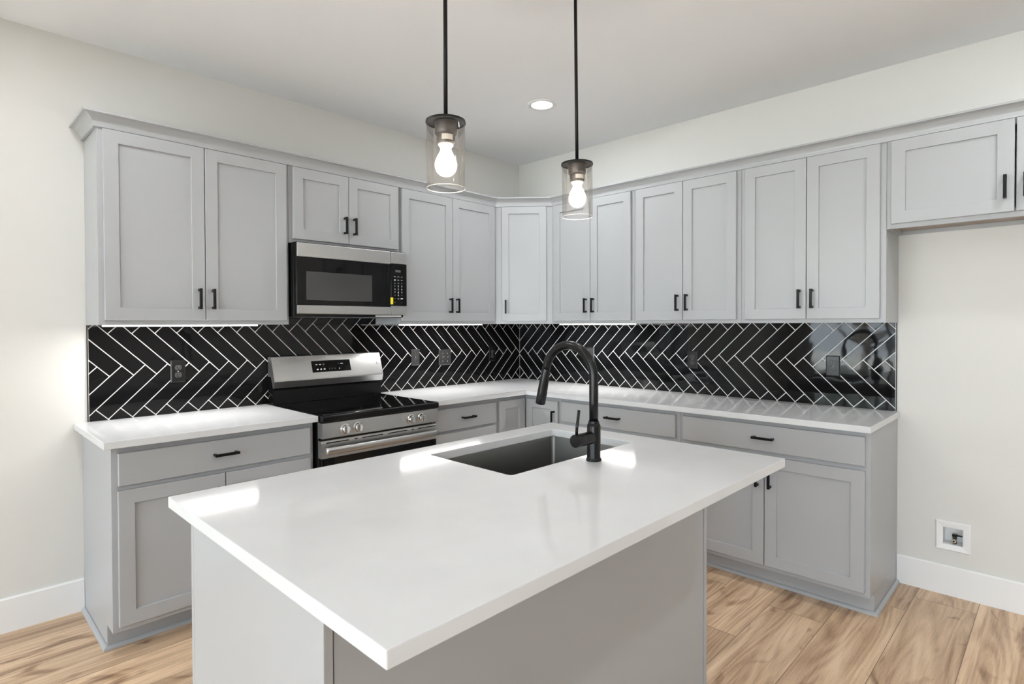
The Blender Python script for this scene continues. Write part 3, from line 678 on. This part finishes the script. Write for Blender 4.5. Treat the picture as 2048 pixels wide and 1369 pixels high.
# ---------------------------------------------------------------- island
SX0, SX1, SY0, SY1 = -2.352, -1.660, -2.190, -1.776    # sink cut-out
def rrect(x0, x1, y0, y1, r, n=6):
    pts = []
    for cx, cy, a0 in ((x1-r, y0+r, -PI/2), (x1-r, y1-r, 0), (x0+r, y1-r, PI/2), (x0+r, y0+r, PI)):
        for i in range(n+1): a = a0+PI/2*i/n; pts.append((cx+r*math.cos(a), cy+r*math.sin(a)))
    return pts
def island():
    ix0, ix1, iy0, iy1 = -3.120, -1.570, -2.460, -1.700
    root = thing('kitchen_island', 'grey panelled kitchen island standing in the foreground under the white slab', 'island', ((ix0+ix1)/2, (iy0+iy1)/2, 0))
    o = Vector(((ix0+ix1)/2, (iy0+iy1)/2, 0)); t = 0.019
    A, B, C_, D = ix0-o.x, ix1-o.x, iy0-o.y, iy1-o.y
    for a, b in ((A, A+t), (B-t, B)):
        bm = bmesh.new(); add_box(bm, a, b, C_, D-0.0335, 0.0003, BT, 0.0015, 2); obj('end_panel', bm, grey, root)
    bm = bmesh.new(); add_box(bm, A+t+0.003, B-t-0.006, C_+0.0025, C_+0.014, 0.0003, BT, 0.001); obj('back_panel', bm, grey, root)
    bm = bmesh.new()
    add_box(bm, A+0.0005, A+0.040, D-0.0295, D-0.010, TOE, BT, 0.0015); add_box(bm, B-0.040, B-0.0005, D-0.0295, D-0.010, TOE, BT, 0.0015)
    add_box(bm, A+0.0405, B-0.0405, D-0.0295, D-0.010, BT-0.04, BT); add_box(bm, A+0.0405, B-0.0405, D-0.0295, D-0.010, TOE, TOE+0.04)
    obj('face_frame', bm, grey, root)
    bm = bmesh.new(); add_box(bm, A+t+0.001, B-t-0.001, D-0.10, D-0.085, 0.0003, TOE-0.0005); obj('toe_kick', bm, grey, root)
    n = 4; w = (B-A-0.06)/n
    for i in range(n):
        a = A+0.03+i*w+0.002; b = a+w-0.004
        bm = bmesh.new(); loft_rects(bm, [(0, 0), (0, -0.0177), (0.0018, -0.0195), (0.058, -0.0195), (0.059, -0.012), (0.0615, -0.011)], (-(b-a)/2, (b-a)/2, 0.129, 0.852))
        d = obj('door', bm, grey, root, loc=((a+b)/2, D-0.0095, 0), rot=(0, 0, PI))
        pull(d, ((b-a)/2-0.030) * (1 if i % 2 else -1), -0.0195, 0.74)
island()
def island_top():
    X0, X1, Y0, Y1 = -3.161, -1.530, -2.728, -1.659
    bm = bmesh.new()
    outer = [(X0, Y0), (X1, Y0), (X1, Y1), (X0, Y1)]; inner = rrect(SX0, SX1, SY0, SY1, 0.014, 5)
    ev = []
    for loop in (outer, inner):
        vs = [bm.verts.new((x, y, CZ1)) for x, y in loop]
        ev += [bm.edges.new((vs[i], vs[(i+1) % len(vs)])) for i in range(len(vs))]
    r = bmesh.ops.triangle_fill(bm, use_beauty=True, use_dissolve=False, edges=ev)
    top = [f for f in bm.faces]
    ex = bmesh.ops.extrude_face_region(bm, geom=top)
    for v in [e for e in ex['geom'] if isinstance(e, bmesh.types.BMVert)]: v.co.z = CZ0
    bmesh.ops.recalc_face_normals(bm, faces=bm.faces[:])
    es = [e for e in bm.edges if len(e.link_faces) == 2 and e.calc_face_angle(0) > 1.0]
    bmesh.ops.bevel(bm, geom=es, offset=0.0024, segments=2, affect='EDGES', profile=0.6)
    tag(obj('island_worktop', bm, quartz), 'big white quartz slab on the island with the sink cut into it', 'worktop')
island_top()
def sink():
    m = 0.002; z1 = CZ0-0.0006
    root = thing('undermount_sink', 'rectangular stainless undermount sink set into the island slab', 'sink', ((SX0+SX1)/2, (SY0+SY1)/2, 0))
    ox, oy = (SX0+SX1)/2, (SY0+SY1)/2
    bm = bmesh.new(); rings = []
    spec = [(-0.022, z1, 0.03), (m*-1, z1, 0.016), (-0.001, z1-0.003, 0.016), (0.001, z1-0.195, 0.016), (0.006, z1-0.212, 0.020), (0.020, z1-0.222, 0.03), (0.10, z1-0.226, 0.05), (0.17, z1-0.229, 0.03)]
    for ins, z, r in spec:
        rings.append([bm.verts.new((x-ox, y-oy, z)) for x, y in rrect(SX0+ins, SX1-ins, SY0+ins, SY1-ins, r, 6)])
    k = len(rings[0])
    for a, b in zip(rings, rings[1:]):
        for j in range(k): f = bm.faces.new((a[j], a[(j+1) % k], b[(j+1) % k], b[j])); f.smooth = True
    bm.faces.new(rings[-1])
    o = obj('bowl', bm, sink_m, root, sharp=0.7)
    bm = bmesh.new(); add_lathe(bm, [(0.055, z1-0.2285), (0.055, z1-0.2262), (0.045, z1-0.2262), (0.040, z1-0.2282), (0.0001, z1-0.2282)], (0, 0, 0), 'z', 36)
    obj('drain', bm, chrome, root)
sink()
def faucet():
    bx, by = -2.016, -2.262
    root = thing('kitchen_faucet', 'tall black gooseneck pull-down faucet standing on the island beside the sink', 'faucet', (bx, by, CZ1))
    bm = bmesh.new()
    add_lathe(bm, [(0.0262, 0.0004), (0.0270, 0.003), (0.0262, 0.006), (0.0242, 0.009), (0.0234, 0.014), (0.0234, 0.118), (0.0226, 0.124), (0.0200, 0.128), (0.0188, 0.132), (0.0188, 0.138)], (0, 0, 0), 'z', 40)
    obj('body', bm, faucet_m, root, sharp=0.9)
    # neck: straight riser, near half-circle arc over the sink (+y), then tilted spray head
    R = 0.1085; zc = 0.288; pts = [(0, 0, 0.130), (0, 0, 0.20), (0, 0, 0.26)]
    for i in range(0, 31):
        a = PI - i/30*math.radians(170); pts.append((0, R+R*math.cos(a), zc+R*math.sin(a)))
    bm = bmesh.new(); add_tube(bm, pts, 0.0156, 28); obj('neck', bm, faucet_m, root)
    e = Vector(pts[-1]); d = (e-Vector(pts[-2])).normalized()
    bm = bmesh.new(); add_tube(bm, [e+d*0.0005, e+d*0.006, e+d*0.008, e+d*0.05, e+d*0.095, e+d*0.133, e+d*0.136], [0.0154, 0.0158, 0.0162, 0.0172, 0.0182, 0.0188, 0.0175], 28)
    h = obj('spray_head', bm, faucet_m, root, sharp=0.9)
    bm = bmesh.new(); c = e+d*0.082; add_box(bm, -0.0045, 0.0045, -0.0030, 0.0030, -0.020, 0.020, 0.0015, 2)
    obj('spray_button', bm, black, h, loc=(0, c.y-0.0175, c.z), rot=(math.radians(10), 0, 0))
    bm = bmesh.new(); add_lathe(bm, [(0.0220, -0.019), (0.0215, -0.060), (0.0205, -0.061), (0.0205, -0.0625), (0.0222, -0.0635), (0.0222, -0.103), (0.0212, -0.106), (0.0001, -0.106)], (0, 0, 0.082), 'x', 36)
    hb = obj('handle_hub', bm, faucet_m, root, sharp=0.6)
    bm = bmesh.new(); add_tube(bm, [(-0.097, 0, 0.100), (-0.095, -0.001, 0.130), (-0.088, -0.004, 0.185)], [0.0048, 0.0050, 0.0052], 14); obj('lever', bm, faucet_m, hb)
faucet()

# ---------------------------------------------------------------- pendants
def pendant(x, y, ztop, label, lean):
    root = thing('pendant_light', label, 'pendant light', (x, y, CEIL), 0, 'pendant lights over the island')
    Lr = CEIL-ztop; R0 = 0.0570; rim = 0.0011
    z = lambda q: -Lr+q
    bm = bmesh.new(); add_lathe(bm, [(0.062, -0.0006), (0.062, -0.018), (0.055, -0.024), (0.012, -0.026), (0.010, -0.034)], (0, 0, 0), 'z', 40); obj('canopy', bm, black, root, sharp=0.6)
    bm = bmesh.new(); add_tube(bm, [(0, 0, -0.032), (0, 0, -0.5), (0, 0, z(0.001))], 0.0062, 20); obj('rod', bm, black, root)
    bm = bmesh.new(); add_lathe(bm, [(0.012, z(0.004)), (0.0592, z(0.0005)), (0.0598, z(-0.003)), (0.0598, z(-0.0065)), (0.0555, z(-0.0065)), (0.0550, z(-0.004)), (0.030, z(-0.003))], (0, 0, 0), 'z', 48)
    obj('cap', bm, black, root, sharp=0.6)
    bm = bmesh.new(); add_lathe(bm, [(0.033, z(-0.0035)), (0.033, z(-0.036)), (0.0315, z(-0.040)), (0.0275, z(-0.041)), (0.0275, z(-0.064)), (0.025, z(-0.068)), (0.016, z(-0.068))], (0, 0, 0), 'z', 36)
    so = obj('socket', bm, sock_m, root, sharp=0.6)
    bm = bmesh.new(); n = 12
    for i in range(n):     # rating label wrapped round the socket, facing the room
        a0, a1 = math.radians(205+i*6), math.radians(205+(i+1)*6)
        bm.faces.new([bm.verts.new((0.0279*math.cos(a), 0.0279*math.sin(a), z(q))) for a, q in ((a0, -0.061), (a1, -0.061), (a1, -0.045), (a0, -0.045))])
    obj('label', bm, label_m, so)
    # glass cylinder shade, open at the bottom
    bm = bmesh.new(); zt, zb = z(-0.0070), z(-0.200); s = 64
    def ring(r, q): return [bm.verts.new((r*math.cos(2*PI*k/s), r*math.sin(2*PI*k/s), q)) for k in range(s)]
    rs = [ring(R0, zt), ring(R0, zb)]
    for k in range(s): f = bm.faces.new((rs[0][k], rs[1][k], rs[1][(k+1) % s], rs[0][(k+1) % s])); f.smooth = True
    gs = obj('glass_shade', bm, shade_glass, root)
    bm = bmesh.new(); ts = 10
    tor = [[bm.verts.new(((R0+rim*math.cos(2*PI*j/ts))*math.cos(2*PI*k/s), (R0+rim*math.cos(2*PI*j/ts))*math.sin(2*PI*k/s), zb+rim*0.9*math.sin(2*PI*j/ts))) for j in range(ts)] for k in range(s)]
    for k in range(s):
        for j in range(ts): f = bm.faces.new((tor[k][j], tor[(k+1) % s][j], tor[(k+1) % s][(j+1) % ts], tor[k][(j+1) % ts])); f.smooth = True
    obj('rim', bm, rim_glass, gs)
    # bulb
    bm = bmesh.new(); add_lathe(bm, [(0.0150, z(-0.0685)), (0.0225, z(-0.069)), (0.0225, z(-0.072)), (0.0165, z(-0.079)), (0.0001, z(-0.0795))], (0, 0, 0), 'z', 32); bl = obj('bulb', bm, bulb_frost, root)
    prof = [(0.0150, -0.080), (0.0170, -0.089), (0.0225, -0.100), (0.0290, -0.113), (0.0325, -0.126), (0.0320, -0.139), (0.0275, -0.151), (0.0185, -0.160), (0.0090, -0.1635), (0.0001, -0.1645)]
    bm = bmesh.new(); add_lathe(bm, [(r, z(q)) for r, q in prof], (0, 0, 0), 'z', 40)
    bmesh.ops.delete(bm, geom=[f for f in bm.faces if len(f.verts) > 10], context='FACES'); obj('bulb_glass', bm, bulb_glass, bl)
    bm = bmesh.new()
    for k in range(4):
        a = PI/4+k*PI/2; add_tube(bm, [(0.004*math.cos(a), 0.004*math.sin(a), z(-0.094)), (0.010*math.cos(a), 0.010*math.sin(a), z(-0.140))], 0.0016, 8)
    obj('filament', bm, fil_m, bl)
    ld = bpy.data.lights.new('bulb_lamp', 'POINT'); ld.energy = PEND_W; ld.color = PEND_COL; ld.shadow_soft_size = 0.012
    lo = bpy.data.objects.new('bulb_lamp', ld); COL.objects.link(lo); lo.parent = root; lo.location = (0, 0, z(-0.120))
    root.rotation_euler = lean
    return root
pendant(-2.533, -2.1, 1.992, 'left of the two black rod pendants with a clear glass cylinder over the island', (0, 0, 0))
pendant(-1.909, -2.1, 1.990, 'right of the two black rod pendants with a clear glass cylinder, nearer the corner', (math.radians(-0.35), math.radians(-0.35), 0))

# ---------------------------------------------------------------- recessed ceiling lights
for i, (x, y) in enumerate(CANS):
    r = thing('recessed_ceiling_light', 'round recessed ceiling light in front of the kitchen corner' if i == 0 else 'round recessed ceiling light behind the camera', 'ceiling light', (x, y, CEIL), 0, None if i == 0 else 'ceiling lights out of view')
    bm = bmesh.new(); add_lathe(bm, [(0.092, -0.0005), (0.092, -0.003), (0.086, -0.006), (0.066, -0.006), (0.066, -0.0005)], (0, 0, 0), 'z', 48); obj('trim_ring', bm, trim_m, r, sharp=0.6)
    bm = bmesh.new(); add_lathe(bm, [(0.0650, -0.0008), (0.0650, -0.0030), (0.060, -0.0042), (0.0001, -0.0048)], (0, 0, 0), 'z', 48); obj('lens', bm, lens_m, r)
    area('ceiling_lamp', (0, 0, -0.010), 0.12, 0.12, (0, 0, 0), CAN_W, CAN_COL, r, 'DISK')

# ---------------------------------------------------------------- water valve box in the right wall
def valve_box():
    root = thing('valve_box', 'white recessed ice-maker valve box low on the wall of the fridge opening', 'valve box', (0, -3.023, 0.3015), -PI/2)
    bm = bmesh.new(); hw, hh = 0.041, 0.0435; W2, H2 = 0.0715, 0.0745
    def rr(w, h, y): return [bm.verts.new(p) for p in ((-w, y, -h), (w, y, -h), (w, y, h), (-w, y, h))]
    rings = [rr(W2, H2, -0.0004), rr(W2, H2, -0.003), rr(W2-0.006, H2-0.006, -0.009), rr(hw+0.004, hh+0.004, -0.006), rr(hw-0.001, hh-0.001, -0.004), rr(hw-0.001, hh-0.001, 0.070)]
    for a, b in zip(rings, rings[1:]):
        for k in range(4): bm.faces.new((a[k], a[(k+1) % 4], b[(k+1) % 4], b[k]))
    bm.faces.new(rings[-1]); obj('box_frame', bm, wplast, root)
    bm = bmesh.new(); add_tube(bm, [(0.004, 0.030, -0.0415), (0.004, 0.030, -0.006)], 0.0095, 16); v = obj('valve', bm, plate_m, root)
    bm = bmesh.new(); add_tube(bm, [(0.004, 0.022, -0.022), (0.004, 0.000, -0.024)], [0.0105, 0.0095], 16); add_tube(bm, [(0.004, -0.0002, -0.024), (0.004, -0.0010, -0.024)], [0.004, 0.004], 12, mi=1); obj('outlet', bm, [chrome, gblack], v)
    bm = bmesh.new(); add_box(bm, -0.006, 0.016, 0.020, 0.038, -0.0055, 0.006, 0.002); add_box(bm, 0.010, 0.037, 0.018, 0.028, -0.001, 0.005, 0.001); obj('lever', bm, pblack, v)
valve_box()

# ---------------------------------------------------------------- invented garden trees, added for the reflections in the tiles
for i, (tx, ty, h) in enumerate(((-10.5, -0.3, 3.2), (-11.5, -2.2, 3.8), (-12.5, 1.4, 4.2), (-12.0, -5.0, 3.5))):
    r = thing('added_tree', 'invented tree outside the added glass door and windows, there for reflections', 'tree', (tx, ty, -0.12), 0, 'added trees outside')
    bm = bmesh.new(); pts = [(0, 0, 0.0), (0.06, 0.03, h*0.3), (-0.05, 0.08, h*0.6), (0.05, 0, h*0.8)]; add_tube(bm, pts, [0.11, 0.09, 0.06, 0.03], 12)
    for k in range(5):
        a = random.uniform(0, 2*PI); z0 = h*random.uniform(0.25, 0.6); add_tube(bm, [(0, 0.04, z0), (0.4*math.cos(a), 0.4*math.sin(a), z0+0.25), (0.8*math.cos(a), 0.8*math.sin(a), z0+0.7)], [0.05, 0.035, 0.015], 8)
    obj('trunk', bm, bark, r)
    bm = bmesh.new()
    for k in range(260):
        a = random.uniform(0, 2*PI); q = random.uniform(0, 1)**0.5*1.1; c = Vector((q*math.cos(a), q*math.sin(a), h*0.72+random.uniform(-0.7, 0.8)))
        n1 = Vector((random.uniform(-1, 1), random.uniform(-1, 1), random.uniform(-1, 1))).normalized(); n2 = n1.orthogonal().normalized()
        bm.faces.new([bm.verts.new(c+n1*0.11), bm.verts.new(c+n2*0.06), bm.verts.new(c-n1*0.11), bm.verts.new(c-n2*0.06)])
    obj('foliage', bm, foliage, r)
